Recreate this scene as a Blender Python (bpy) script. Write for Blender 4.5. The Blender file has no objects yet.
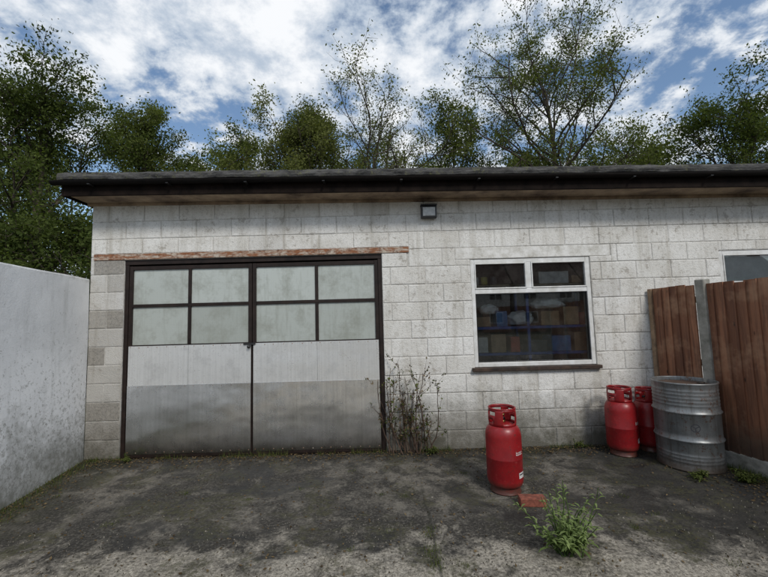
import bpy, math, random
import numpy as np
from mathutils import Vector, Matrix, noise as mnoise

scene=bpy.context.scene
scene.view_settings.view_transform='Standard'
scene.view_settings.look='None'
scene.view_settings.exposure=0
COL=scene.collection

# ------------------------------------------------------------------ helpers
def empty(name,loc=(0,0,0)):
    e=bpy.data.objects.new(name,None); e.empty_display_size=.1; e.location=loc
    COL.objects.link(e); return e
def mesh_obj(name,verts,faces,mat=None,parent=None,smooth=False,loc=None,rot=None):
    me=bpy.data.meshes.new(name); me.from_pydata([tuple(v) for v in verts],[],[tuple(f) for f in faces]); me.update()
    if smooth:
        me.polygons.foreach_set('use_smooth',[True]*len(me.polygons))
    o=bpy.data.objects.new(name,me); COL.objects.link(o)
    if mat: me.materials.append(mat)
    if parent: o.parent=parent
    if loc: o.location=loc
    if rot: o.rotation_euler=rot
    return o
def box(name,x0,x1,y0,y1,z0,z1,mat,parent=None,bevel=.003,loc=None,rot=None):
    v=[(x0,y0,z0),(x1,y0,z0),(x1,y1,z0),(x0,y1,z0),(x0,y0,z1),(x1,y0,z1),(x1,y1,z1),(x0,y1,z1)]
    f=[(0,3,2,1),(4,5,6,7),(0,1,5,4),(1,2,6,5),(2,3,7,6),(3,0,4,7)]
    o=mesh_obj(name,v,f,mat,parent,loc=loc,rot=rot)
    if bevel:
        m=o.modifiers.new('b','BEVEL'); m.width=bevel; m.segments=2; m.limit_method='ANGLE'
    return o
def lathe(name,prof,mat,parent=None,segs=48,loc=None,cap=False,rot=None):
    v=[];f=[]
    for r,z in prof:
        for i in range(segs):
            a=2*math.pi*i/segs; v.append((r*math.cos(a),r*math.sin(a),z))
    for j in range(len(prof)-1):
        for i in range(segs):
            k=(i+1)%segs
            f.append((j*segs+i,j*segs+k,(j+1)*segs+k,(j+1)*segs+i))
    return mesh_obj(name,v,f,mat,parent,smooth=True,loc=loc,rot=rot)

class NT:
    def __init__(s,name):
        s.m=bpy.data.materials.new(name); s.m.use_nodes=True; s.t=s.m.node_tree; s.n=s.t.nodes; s.l=s.t.links
        s.n.clear(); s.out=s.n.new('ShaderNodeOutputMaterial'); s.b=s.n.new('ShaderNodeBsdfPrincipled')
        s.l.new(s.b.outputs[0],s.out.inputs[0])
        s.geo=s.n.new('ShaderNodeNewGeometry'); s.pos=s.geo.outputs['Position']
    def set(s,sock,v):
        if isinstance(v,bpy.types.NodeSocket): s.l.new(v,sock)
        else:
            if isinstance(v,(tuple,list)) and len(v)==3 and sock.type=='RGBA': v=(*v,1)
            sock.default_value=v
    def P(s,**k):
        for a,v in k.items(): s.set(s.b.inputs[a.replace('_',' ')],v)
    def mapping(s,scale,vec=None,loc=(0,0,0)):
        n=s.n.new('ShaderNodeMapping'); n.inputs['Scale'].default_value=scale; n.inputs['Location'].default_value=loc
        s.l.new(vec or s.pos,n.inputs['Vector']); return n.outputs[0]
    def noise(s,scale,detail=4,rough=.6,vec=None,dist=0):
        n=s.n.new('ShaderNodeTexNoise'); n.inputs['Scale'].default_value=scale; n.inputs['Detail'].default_value=min(detail,4)
        n.inputs['Roughness'].default_value=rough; n.inputs['Distortion'].default_value=dist
        s.l.new(vec or s.pos,n.inputs['Vector']); return n.outputs['Fac']
    def voro(s,scale,vec=None,feature='F1'):
        n=s.n.new('ShaderNodeTexVoronoi'); n.feature=feature; n.inputs['Scale'].default_value=scale
        s.l.new(vec or s.pos,n.inputs['Vector']); return n.outputs['Distance']
    def ramp(s,v,a,b,x=0,y=1):
        n=s.n.new('ShaderNodeMapRange'); n.clamp=True
        s.set(n.inputs[0],v)
        for i,k in enumerate((a,b,x,y)): n.inputs[i+1].default_value=k
        return n.outputs[0]
    def mix(s,f,a,b,mode='MIX'):
        n=s.n.new('ShaderNodeMix'); n.data_type='RGBA'; n.blend_type=mode; n.clamp_factor=True
        s.set(n.inputs[0],f); s.set(n.inputs[6],a); s.set(n.inputs[7],b); return n.outputs[2]
    def math(s,op,a,b=0.):
        n=s.n.new('ShaderNodeMath'); n.operation=op; s.set(n.inputs[0],a); s.set(n.inputs[1],b); return n.outputs[0]
    def attr(s,name):
        n=s.n.new('ShaderNodeAttribute'); n.attribute_name=name
        x=s.n.new('ShaderNodeSeparateColor'); s.l.new(n.outputs['Color'],x.inputs[0]); return x.outputs
    def xyz(s,vec=None):
        n=s.n.new('ShaderNodeSeparateXYZ'); s.l.new(vec or s.pos,n.inputs[0]); return n.outputs
    def bump(s,h,strength=.5,dist=.01,prev=None):
        n=s.n.new('ShaderNodeBump'); n.inputs['Strength'].default_value=strength; n.inputs['Distance'].default_value=dist
        s.l.new(h,n.inputs['Height'])
        if prev: s.l.new(prev,n.inputs['Normal'])
        return n.outputs[0]
    def obj(s):
        n=s.n.new('ShaderNodeTexCoord'); return n.outputs['Object']

def simple(name,col,rough=.7,metal=0,var=.25,scale=12,bump=.2,bscale=60,dark=None,bd=.003,spec=None):
    t=NT(name); n=t.noise(scale,4,.65); d=dark or tuple(c*(1-var*1.6) for c in col)
    c=t.mix(t.ramp(n,.3,.7),d,tuple(min(1,c*(1+var*.4)) for c in col))
    t.P(Base_Color=c,Roughness=rough,Metallic=metal)
    if spec is not None: t.b.inputs['Specular IOR Level'].default_value=spec
    if bump: t.P(Normal=t.bump(t.noise(bscale,3,.6),bump,bd))
    return t.m

# ------------------------------------------------------------------ materials
def m_blocks():
    t=NT('painted_block'); a=t.attr('blk'); x,y,z=t.xyz()
    c=t.mix(a[0],(.66,.645,.605),(.75,.74,.71))
    big=t.noise(1.3,4,.66,dist=.3); c=t.mix(t.ramp(big,.44,.66,0,.55),c,(.47,.445,.395))
    st=t.noise(1,4,.7,vec=t.mapping((7,7,.7))); c=t.mix(t.ramp(st,.50,.70,0,.6),c,(.36,.33,.27))
    sp=t.noise(30,4,.85); c=t.mix(t.ramp(sp,.52,.64,0,.62),c,(.37,.35,.31))
    pit=t.voro(70); pk=t.ramp(pit,.0,.27,1,0)
    mid=t.noise(5,4,.75)
    c=t.mix(t.math('MULTIPLY',pk,t.ramp(mid,.40,.56,.1,.75)),c,(.2,.185,.16))
    pe=t.math('MULTIPLY',t.ramp(t.noise(9,4,.8),.56,.60),t.ramp(big,.46,.55))
    c=t.mix(t.math('MULTIPLY',pe,.6),c,(.28,.25,.21))
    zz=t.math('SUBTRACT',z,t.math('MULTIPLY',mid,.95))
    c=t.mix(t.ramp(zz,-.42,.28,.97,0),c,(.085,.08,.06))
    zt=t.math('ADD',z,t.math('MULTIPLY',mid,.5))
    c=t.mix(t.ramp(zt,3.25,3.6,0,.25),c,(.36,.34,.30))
    bare=t.mix(t.ramp(sp,.35,.65),(.10,.09,.075),(.30,.275,.235))
    c=t.mix(a[1],c,bare)
    c=t.mix(t.math('MULTIPLY',a[2],t.ramp(mid,.35,.65,.15,.8)),c,(.24,.225,.20))
    t.P(Base_Color=c,Roughness=.9)
    b=t.bump(t.noise(110,3,.7),.7,.005); b=t.bump(pit,.5,.005,b); b=t.bump(mid,.5,.015,b)
    t.P(Normal=b); return t.m
M_BLOCK=m_blocks()

def m_render():
    t=NT('white_render'); x,y,z=t.xyz()
    n1=t.noise(1.2,4,.65,dist=.3)
    c=t.mix(t.ramp(n1,.42,.72),(.84,.85,.86),(.68,.69,.70))
    st=t.noise(1,4,.7,vec=t.mapping((1,7,.8))); c=t.mix(t.ramp(st,.54,.78,0,.5),c,(.42,.425,.41))
    nm=t.noise(1.8,4,.78,dist=.3)
    zz=t.math('SUBTRACT',z,t.math('MULTIPLY',nm,2.0))
    c=t.mix(t.ramp(zz,-1.2,-.35,.95,0),c,(.14,.14,.11))
    sp=t.noise(22,4,.85)
    zs=t.math('ADD',t.math('MULTIPLY',z,-.09),sp); c=t.mix(t.ramp(zs,.45,.56,0,.65),c,(.20,.20,.175))
    zz2=t.math('ADD',z,t.math('MULTIPLY',t.noise(5,4,.7),.35))
    c=t.mix(t.ramp(zz2,2.36,2.46,0,.6),c,(.25,.245,.22))
    t.P(Base_Color=c,Roughness=.85)
    b=t.bump(t.noise(60,3,.7),.5,.005); b=t.bump(n1,.5,.03,b); t.P(Normal=b); return t.m
M_RENDER=m_render()

def m_yard():
    t=NT('old_concrete'); x,y,z=t.xyz()
    n1=t.noise(.85,4,.7,dist=.5); n2=t.noise(3.6,4,.76,dist=.3); n3=t.noise(46,4,.85); n4=t.noise(1.9,4,.72,dist=.4)
    c=t.mix(t.ramp(n1,.42,.56),(.034,.030,.024),(.135,.121,.100))
    c=t.mix(t.ramp(n2,.47,.57,0,.88),c,(.022,.019,.015))
    c=t.mix(t.ramp(n2,.44,.36,0,.65),c,(.21,.19,.155))
    c=t.mix(t.ramp(n3,.50,.62,0,.5),c,(.20,.185,.155))
    c=t.mix(t.ramp(n3,.48,.36,0,.7),c,(.022,.020,.016))
    # greasy patches where vehicles stood
    oil=t.ramp(t.noise(1.15,4,.62,vec=t.mapping((1,1.4,1),loc=(4.2,7.7,0)),dist=.6),.54,.60)
    c=t.mix(t.math('MULTIPLY',oil,.75),c,(.014,.013,.011))
    yy=t.math('ADD',y,t.math('MULTIPLY',n2,1.9))
    gr=t.mix(t.ramp(n3,.36,.62),(.10,.088,.066),(.50,.455,.38))
    gf=t.ramp(yy,-.90,-1.35,0,.93)
    c=t.mix(gf,c,gr)
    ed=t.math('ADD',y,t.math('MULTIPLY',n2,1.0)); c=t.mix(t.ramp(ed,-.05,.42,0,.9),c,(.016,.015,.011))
    lx=t.math('SUBTRACT',x,t.math('MULTIPLY',n4,1.5)); c=t.mix(t.ramp(lx,-4.4,-3.5,.8,0),c,(.035,.036,.018))
    rx=t.math('ADD',x,t.math('MULTIPLY',n4,2.6)); c=t.mix(t.ramp(rx,3.2,3.8,0,.85),c,(.013,.012,.010))  # right side darkened in the colour: stains plus the fence's painted-in shade
    fine=t.noise(20,3,.75)
    mo=t.math('MULTIPLY',t.ramp(n4,.50,.60),t.ramp(fine,.42,.56))
    c=t.mix(t.math('MULTIPLY',mo,.65),c,(.058,.056,.022))
    def crack(px,amp,w,axis):
        d=t.math('ABSOLUTE',t.math('SUBTRACT',t.math('ADD',axis,t.math('MULTIPLY',t.math('SUBTRACT',n4,.5),amp)),px)); return t.ramp(d,w*.3,w,1,0)
    c=t.mix(t.math('MULTIPLY',crack(-.95,.9,.010,y),.6),c,(.012,.011,.009))
    c=t.mix(t.math('MULTIPLY',crack(.33,.10,.016,x),t.ramp(y,-1.5,-.8,.65,.15)),c,(.02,.02,.012))
    t.P(Base_Color=c,Roughness=t.math('SUBTRACT',.92,t.math('MULTIPLY',oil,.32)))
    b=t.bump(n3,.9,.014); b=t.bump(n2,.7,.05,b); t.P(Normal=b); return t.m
M_YARD=m_yard()
def m_ground():
    t=NT('rough_ground'); c=t.mix(t.noise(.4,4,.7),(.035,.04,.018),(.10,.095,.06)); t.P(Base_Color=c,Roughness=1.); return t.m
M_GROUND=m_ground()

M_BROWN=simple('dark_brown_paint',(.022,.013,.010),.6,var=.4,scale=9,bump=.3,spec=.3)
M_FASCIA=simple('fascia_timber',(.014,.009,.007),.8,var=.5,scale=6,bump=.4,spec=.1)
M_GUT=simple('gutter_plastic',(.008,.006,.005),.75,var=.3,scale=9,bump=0,spec=.12)
M_SOFFIT=simple('weathered_plywood',(.36,.27,.18),.8,var=.5,scale=3,bump=.4,dark=(.07,.042,.028))
M_BLACK=simple('black_plastic',(.02,.02,.02),.4,bump=0)
M_UPVC=simple('white_upvc',(.72,.72,.71),.4,var=.12,scale=7,bump=0,dark=(.50,.49,.45))
M_SILL=simple('sill_timber',(.06,.035,.022),.7,var=.5,scale=14,bump=.5)
def m_felt():
    t=NT('roof_felt'); x,y,z=t.xyz()
    c=t.mix(t.ramp(t.noise(4,4,.78,vec=t.mapping((1,1,5))),.36,.62),(.020,.020,.020),(.105,.102,.098))
    c=t.mix(t.ramp(t.noise(14,4,.8),.55,.64,0,.8),c,(.12,.12,.07)); t.P(Base_Color=c,Roughness=.9,Normal=t.bump(t.noise(40,3,.7),.8,.012)); t.b.inputs['Specular IOR Level'].default_value=.2; return t.m
M_FELT=m_felt()
def m_rust():
    t=NT('rusty_steel'); c=t.mix(t.ramp(t.noise(6,4,.75,vec=t.mapping((1,1,4))),.44,.60),(.24,.095,.04),(.46,.40,.33)); 
    c=t.mix(t.ramp(t.noise(26,4,.8),.50,.62,0,.8),c,(.10,.04,.02)); t.P(Base_Color=c,Roughness=.85,Normal=t.bump(t.noise(50,3,.7),.6,.006)); return t.m
M_RUST=m_rust()
def m_sheet(nm,lo,hi,met,r0,r1,off,wav):
    t=NT(nm); v=t.mapping((1,1,1),loc=off)
    n=t.noise(1.3,2,.45,vec=t.mapping((1,1,1.6),loc=off)); st=t.noise(1,4,.7,vec=t.mapping((40,40,.8),loc=off))
    c=t.mix(t.ramp(st,.3,.7),lo,hi)
    cl=t.noise(4,4,.75,vec=v); c=t.mix(t.ramp(cl,.50,.68,0,.35),c,tuple(k*.55 for k in lo))
    sp=t.noise(44,4,.85); c=t.mix(t.ramp(sp,.58,.68,0,.5),c,(.26,.24,.20))
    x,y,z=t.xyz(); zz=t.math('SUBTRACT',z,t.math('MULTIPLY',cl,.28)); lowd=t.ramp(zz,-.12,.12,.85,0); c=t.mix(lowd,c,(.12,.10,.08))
    t.P(Base_Color=c,Metallic=met,Roughness=t.ramp(cl,.35,.65,r0,r1))
    b=t.bump(n,wav,.06); b=t.bump(st,.10,.003,b); t.P(Normal=b); return t.m
M_SHEET=m_sheet('galvanised_sheet',(.74,.74,.73),(.93,.93,.92),.95,.14,.30,(0,0,0),.55)
M_SHEET2=m_sheet('dull_aluminium_sheet',(.68,.68,.66),(.84,.84,.82),.60,.26,.40,(5,0,2),.35)
def m_pane():
    t=NT('wired_frosted_glass'); x,y,z=t.xyz(); a=t.attr('tone')
    c=t.mix(a[0],(.34,.365,.335),(.50,.535,.505))
    c=t.mix(t.ramp(t.noise(3.0,4,.8),.46,.70,0,.7),c,(.25,.26,.22))
    c=t.mix(t.ramp(t.noise(1,4,.75,vec=t.mapping((12,12,1.6))),.50,.70,0,.55),c,(.27,.285,.245))
    def grid(v,s):
        w=t.math('FRACT',t.math('MULTIPLY',v,s)); return t.ramp(t.math('ABSOLUTE',t.math('SUBTRACT',w,.5)),.0,.06,1,0)
    g=t.math('MAXIMUM',grid(x,70.),grid(z,70.)); c=t.mix(t.math('MULTIPLY',g,.35),c,(.2,.22,.2))
    t.P(Base_Color=c,Roughness=.22,Normal=t.bump(t.noise(100,2,.5),.25,.003)); return t.m
M_PANE=m_pane()
def m_glass():
    t=NT('window_glass'); t.n.remove(t.b)
    tr=t.n.new('ShaderNodeBsdfTransparent'); tr.inputs[0].default_value=(.90,.94,.92,1)
    gl=t.n.new('ShaderNodeBsdfGlossy'); gl.inputs['Roughness'].default_value=.005
    fr=t.n.new('ShaderNodeFresnel'); fr.inputs[0].default_value=1.85
    f=t.math('ADD',fr.outputs[0],.05)
    mx=t.n.new('ShaderNodeMixShader'); t.l.new(f,mx.inputs[0]); t.l.new(tr.outputs[0],mx.inputs[1]); t.l.new(gl.outputs[0],mx.inputs[2])
    nb=t.bump(t.noise(1.5,2,.5),.03,.02); t.l.new(nb,gl.inputs['Normal'])
    d=t.n.new('ShaderNodeBsdfDiffuse'); d.inputs[0].default_value=(.45,.43,.38,1)
    m2=t.n.new('ShaderNodeMixShader'); t.l.new(t.ramp(t.noise(5,4,.7),.45,.85,.008,.07),m2.inputs[0]); t.l.new(mx.outputs[0],m2.inputs[1]); t.l.new(d.outputs[0],m2.inputs[2])
    t.l.new(m2.outputs[0],t.out.inputs[0]); return t.m
M_GLASS=m_glass()
def m_fence():
    t=NT('stained_fence_board'); a=t.attr('tone')
    c=t.mix(a[0],(.17,.068,.034),(.38,.170,.090))
    g=t.noise(1,4,.65,vec=t.mapping((28,28,1.6)),dist=.6); c=t.mix(t.ramp(g,.42,.66,0,.78),c,(.085,.036,.022))
    k=t.voro(2.6,vec=t.mapping((3.2,3.2,1))); c=t.mix(t.ramp(k,.03,.085,1,0),c,(.03,.014,.009))
    n=t.noise(2.6,4,.75); c=t.mix(t.ramp(n,.50,.68,0,.55),c,(.42,.25,.15))
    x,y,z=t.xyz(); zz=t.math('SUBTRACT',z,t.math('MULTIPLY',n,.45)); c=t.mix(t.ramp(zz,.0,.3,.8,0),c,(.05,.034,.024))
    t.P(Base_Color=c,Roughness=.75,Normal=t.bump(g,.6,.005)); return t.m
M_FENCE=m_fence()
M_POST=simple('fence_concrete',(.34,.325,.29),.9,var=.4,scale=6,bump=.6,bscale=70,bd=.006,dark=(.14,.135,.11))
M_TIMBER=simple('pale_timber',(.30,.20,.12),.8,var=.4,scale=9,bump=.4)
def m_red():
    t=NT('red_enamel'); o=t.obj(); c=t.mix(t.ramp(t.noise(4,4,.65,vec=o),.35,.7),(.19,.006,.009),(.30,.010,.012))
    n=t.noise(18,4,.85,vec=o)
    c=t.mix(t.ramp(n,.57,.64,0,.7),c,(.08,.018,.014))
    c=t.mix(t.ramp(n,.42,.32,0,.35),c,(.36,.10,.09))
    x,y,z=t.xyz(o); c=t.mix(t.ramp(t.math('SUBTRACT',z,t.math('MULTIPLY',n,.14)),-.04,.06,.85,0),c,(.06,.035,.025))
    t.P(Base_Color=c,Roughness=t.ramp(n,.3,.7,.30,.5),Normal=t.bump(n,.12,.004)); return t.m
M_RED=m_red()
M_BRASS=simple('valve_brass',(.35,.25,.10),.4,metal=1,bump=0)
M_LABEL=simple('label_white',(.66,.64,.62),.5,var=.2,scale=40,bump=0)
M_LABELR=simple('label_dark',(.05,.05,.06),.5,bump=0)
def m_drum():
    t=NT('drum_steel'); o=t.obj(); x,y,z=t.xyz(o)
    c=t.mix(t.ramp(t.noise(3.5,4,.65,vec=o,dist=.4),.3,.7),(.16,.17,.175),(.28,.29,.29))
    c=t.mix(t.ramp(t.noise(1,4,.75,vec=t.mapping((16,16,1.5),o)),.48,.66,0,.7),c,(.10,.095,.085))
    n=t.noise(16,4,.85,vec=o)
    c=t.mix(t.ramp(n,.56,.64,0,.8),c,(.13,.06,.03))
    zz=t.math('SUBTRACT',z,t.math('MULTIPLY',n,.16)); c=t.mix(t.ramp(zz,-.05,.07,.85,0),c,(.07,.05,.035))
    t.P(Base_Color=c,Metallic=.5,Roughness=.42,Normal=t.bump(t.noise(5,2,.5,vec=o),.4,.018)); return t.m
M_DRUM=m_drum()
M_DRUMTOP=simple('drum_lid_rust',(.13,.08,.055),.8,var=.6,scale=9,bump=.4,dark=(.02,.016,.012))
M_BRICK=simple('red_brick',(.26,.08,.05),.9,var=.4,scale=25,bump=.7,bscale=80,bd=.006)
M_BARK=simple('bark',(.085,.066,.048),.95,var=.5,scale=5,bump=.8,bscale=18,bd=.03)
M_TWIG=simple('dry_twig',(.10,.062,.042),.9,var=.4,bump=0)
def m_leaf(name,c0,c1,trans=.4):
    t=NT(name); a=t.attr('tone'); c=t.mix(a[0],c0,c1); t.n.remove(t.b)
    d=t.n.new('ShaderNodeBsdfDiffuse'); t.l.new(c,d.inputs[0])
    if trans<=0: t.l.new(d.outputs[0],t.out.inputs[0]); return t.m
    tl=t.n.new('ShaderNodeBsdfTranslucent')
    c2=t.mix(1.0,c,(1.15,1.2,.55),'MULTIPLY'); t.l.new(c2,tl.inputs[0])
    mx=t.n.new('ShaderNodeMixShader'); mx.inputs[0].default_value=trans; t.l.new(d.outputs[0],mx.inputs[1]); t.l.new(tl.outputs[0],mx.inputs[2])
    t.l.new(mx.outputs[0],t.out.inputs[0]); return t.m
M_LEAF=m_leaf('leaf_green',(.040,.058,.018),(.145,.170,.052))
M_LEAF2=m_leaf('leaf_dark',(.028,.044,.014),(.110,.140,.042))
M_LEAF3=m_leaf('leaf_spring',(.06,.078,.024),(.17,.185,.065))
M_WEED=m_leaf('weed_leaf',(.09,.14,.045),(.28,.35,.14))
M_DRY=m_leaf('dry_leaf',(.045,.030,.016),(.15,.11,.06),0)
M_GRIT=m_leaf('grit',(.03,.028,.022),(.30,.275,.23),0)

# ------------------------------------------------------------------ ground
mesh_obj('ground',[(-300,-300,-.03),(300,-300,-.03),(300,300,-.03),(-300,300,-.03)],[(0,1,2,3)],M_GROUND)
N=170; xs=np.linspace(-6.5,9,N); ys=np.linspace(-11,0.02,N)
v=[(x,y,.012*(mnoise.noise(Vector((x*.7,y*.7,0))))+.007*mnoise.noise(Vector((x*3,y*3,2)))-.004) for y in ys for x in xs]
f=[(j*N+i,j*N+i+1,(j+1)*N+i+1,(j+1)*N+i) for j in range(N-1) for i in range(N-1)]
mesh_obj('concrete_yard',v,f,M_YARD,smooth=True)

# ------------------------------------------------------------------ garage building
G=empty('garage_building')
X0,X1=-3.70,8.6; ZT=3.28
DOOR=(-3.275,.01,-1,2.455); WIN=(1.135,2.675,.93,2.35); WIN2=(4.34,5.9,.93,2.38)
LIN1=(-3.66,.355,2.455,2.535); LIN2=(.95,2.95,2.35,2.50)
def subtract(rects,h):
    out=[]
    for a,b,c,d in rects:
        ha,hb,hc,hd=h
        if hb<=a or ha>=b or hd<=c or hc>=d: out.append((a,b,c,d)); continue
        if ha>a: out.append((a,ha,c,d))
        if hb<b: out.append((hb,b,c,d))
        m0,m1=max(a,ha),min(b,hb)
        if hc>c: out.append((m0,m1,c,hc))
        if hd<d: out.append((m0,m1,hd,d))
    return out
rng=random.Random(4)
V=[];F=[];A=[]
BW,BH,J=.45,.2275,.008
rows=int(ZT/BH)+1
for r in range(rows):
    z0=r*BH; z1=min(z0+BH-J,ZT)
    if z1-z0<.02: continue
    x=X0-(BW/2 if r%2 else 0)+rng.uniform(-.02,.0)
    while x<X1:
        bw=BW+rng.uniform(-.006,.006)
        a=max(x,X0); b=min(x+bw-J-rng.uniform(-.002,.004),X1)
        if b-a>.03:
            ps=[(a,b,z0,z1)]
            for h in (DOOR,WIN,WIN2,LIN1,LIN2): ps=subtract(ps,h)
            tone=rng.random(); yj=rng.uniform(-.003,.003); zj=rng.uniform(-.0018,.0018); zk=rng.uniform(-.0018,.0018)
            for p in ps:
                if p[1]-p[0]<.03 or p[3]-p[2]<.02: continue
                j=lambda s=.003: rng.uniform(-s,s)
                bare=0
                if p[1]<-3.2 and p[2]<2.4: bare=rng.choice([.35,.55,.7,.85]) 
                elif p[2]<.3 : bare=rng.choice([0,.1,.3])
                elif rng.random()<.04: bare=.2
                q=.008; k=len(V)
                c4=((p[0],p[2]+zj),(p[1],p[2]+zk),(p[1],p[3]+zk),(p[0],p[3]+zj))
                for (px,pz) in c4: V.append((px,.014,pz)); A.append((tone,bare,.6,1))
                for (px,pz) in c4: V.append((px+j(.001),.0035+yj*.8,pz+j(.001))); A.append((tone,bare,.15,1))
                for (px,pz),(sx,sz) in zip(c4,((q,q),(-q,q),(-q,-q),(q,-q))): V.append((px+sx+j(),yj+j(.001)-.001,pz+sz+j())); A.append((tone,bare,0,1))
                for s in (0,4):
                    for i in range(4):
                        n=(i+1)%4; F.append((k+s+i,k+s+n,k+s+4+n,k+s+4+i))
                F.append((k+8,k+9,k+10,k+11))
        x+=bw
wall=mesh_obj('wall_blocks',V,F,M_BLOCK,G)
at=wall.data.attributes.new('blk','FLOAT_COLOR','POINT'); at.data.foreach_set('color',np.array(A,dtype=np.float32).ravel())
e=.003
cores=[(X0+.004,X1,-.02,ZT-.004)]
for h in (DOOR,WIN,WIN2): cores=subtract(cores,(h[0]+e,h[1]-e,h[2],h[3]-e))
V=[];F=[]
for a,b,c,d in cores:
    k=len(V); V+=[(a,.0065,c),(b,.0065,c),(b,.0065,d),(a,.0065,d),(a,.215,c),(b,.215,c),(b,.215,d),(a,.215,d)]
    F+=[(k,k+1,k+2,k+3),(k+7,k+6,k+5,k+4),(k,k+3,k+7,k+4),(k+1,k+5,k+6,k+2),(k+3,k+2,k+6,k+7),(k,k+4,k+5,k+1)]
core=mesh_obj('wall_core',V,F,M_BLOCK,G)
at=core.data.attributes.new('blk','FLOAT_COLOR','POINT'); at.data.foreach_set('color',np.array([(.3,.05,.5,1)]*len(V),dtype=np.float32).ravel())
M_INT=simple('interior_wall',(.36,.35,.32),.9,bump=0)
box('side_wall_west',X0+.006,X0+.21,.216,7,-.02,ZT,M_INT,G,0)
box('side_wall_east',X1-.2,X1-.004,.216,7,-.02,ZT,M_INT,G,0)
box('rear_wall',X0,X1,7.002,7.2,-.02,ZT,M_INT,G,0)
box('interior_floor',X0+.22,X1-.22,.22,6.99,-.02,.02,M_POST,G,0)
box('steel_lintel',LIN1[0],LIN1[1],-.012,.10,LIN1[2]+.002,LIN1[3]-.004,M_RUST,G,.004)
t=NT('painted_lintel'); nn=t.noise(6,4,.8); c=t.mix(t.ramp(nn,.40,.68),(.73,.72,.69),(.42,.40,.35)); t.P(Base_Color=c,Roughness=.85,Normal=t.bump(t.noise(60,3,.7),.5,.004))
box('window_lintel',LIN2[0],LIN2[1]-.01,-.001,.10,LIN2[2]+.003,LIN2[3]-.006,t.m,G,.004)
R=empty('roof'); R.parent=G; R.location=(-3.82,0,0); R.rotation_euler=(0,.0118,0)
L=12.8
box('soffit_boards',.03,L-.03,-.335,.30,3.200,3.218,M_SOFFIT,R,.002)
box('fascia_board',0,L,-.362,-.336,3.185,3.365,M_FASCIA,R,.004)
box('soffit_batten',.03,L-.03,-.03,.012,3.165,3.198,M_SOFFIT,R,.003)
box('roof_deck',.005,L-.005,-.334,7.4,3.3,3.36,M_SOFFIT,R,0)
box('barge_board',-.028,-.002,-.36,7.4,3.185,3.365,M_FASCIA,R,.003)
V=[];F=[];n=300
for i in range(n+1):
    x=-.07+ (L+.1)*i/n
    w=.010*mnoise.noise(Vector((x*1.7,0,0)))+.008*mnoise.noise(Vector((x*7,0,3)))
    lap=.006 if (x%1.0)<.05 else 0
    prof=[(-.368,3.385+w),(-.385+w-lap,3.380+w),(-.392-lap,3.41+w),(-.388+w-lap,3.440),(-.375,3.465+w+lap),(-.33,3.477+w+lap),(7.5,3.50)]
    for (y,z) in prof: V.append((x,y,z))
for i in range(n):
    for k in range(6):
        a=i*7+k; F.append((a,a+7,a+8,a+1))
V+= [(-.07,-.368,3.375),(-.07,7.5,3.375)]
mesh_obj('felt_covering',V,F+[(0,1,2,3,4,5,6,len(V)-1)],M_FELT,R)
V=[];F=[];n=16; gx0,gx1=-.10,L+.05; gy=-.412; gz=3.345; gr=.045
for x in (gx0,gx1):
    for i in range(n+1):
        a=math.pi+math.pi*i/n; V.append((x,gy+gr*math.cos(a),gz+gr*math.sin(a)))
for i in range(n): F.append((i,i+1,n+2+i,n+1+i))
g=mesh_obj('gutter',V,F,M_GUT,R,smooth=True); s=g.modifiers.new('s','SOLIDIFY'); s.thickness=.004
for i in range(14):
    x=.35+i*.92; box('gutter_bracket',x,x+.03,gy-gr-.006,-.363,3.290,3.299,M_BLACK,R,.002)
V=[(gx0-.001,gy,gz)]+[(gx0-.001,gy+gr*math.cos(math.pi+math.pi*i/n),gz+gr*math.sin(math.pi+math.pi*i/n)) for i in range(n+1)]
mesh_obj('gutter_stop_end',V,[(0,i+1,i+2) for i in range(n)],M_GUT,R)

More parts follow.
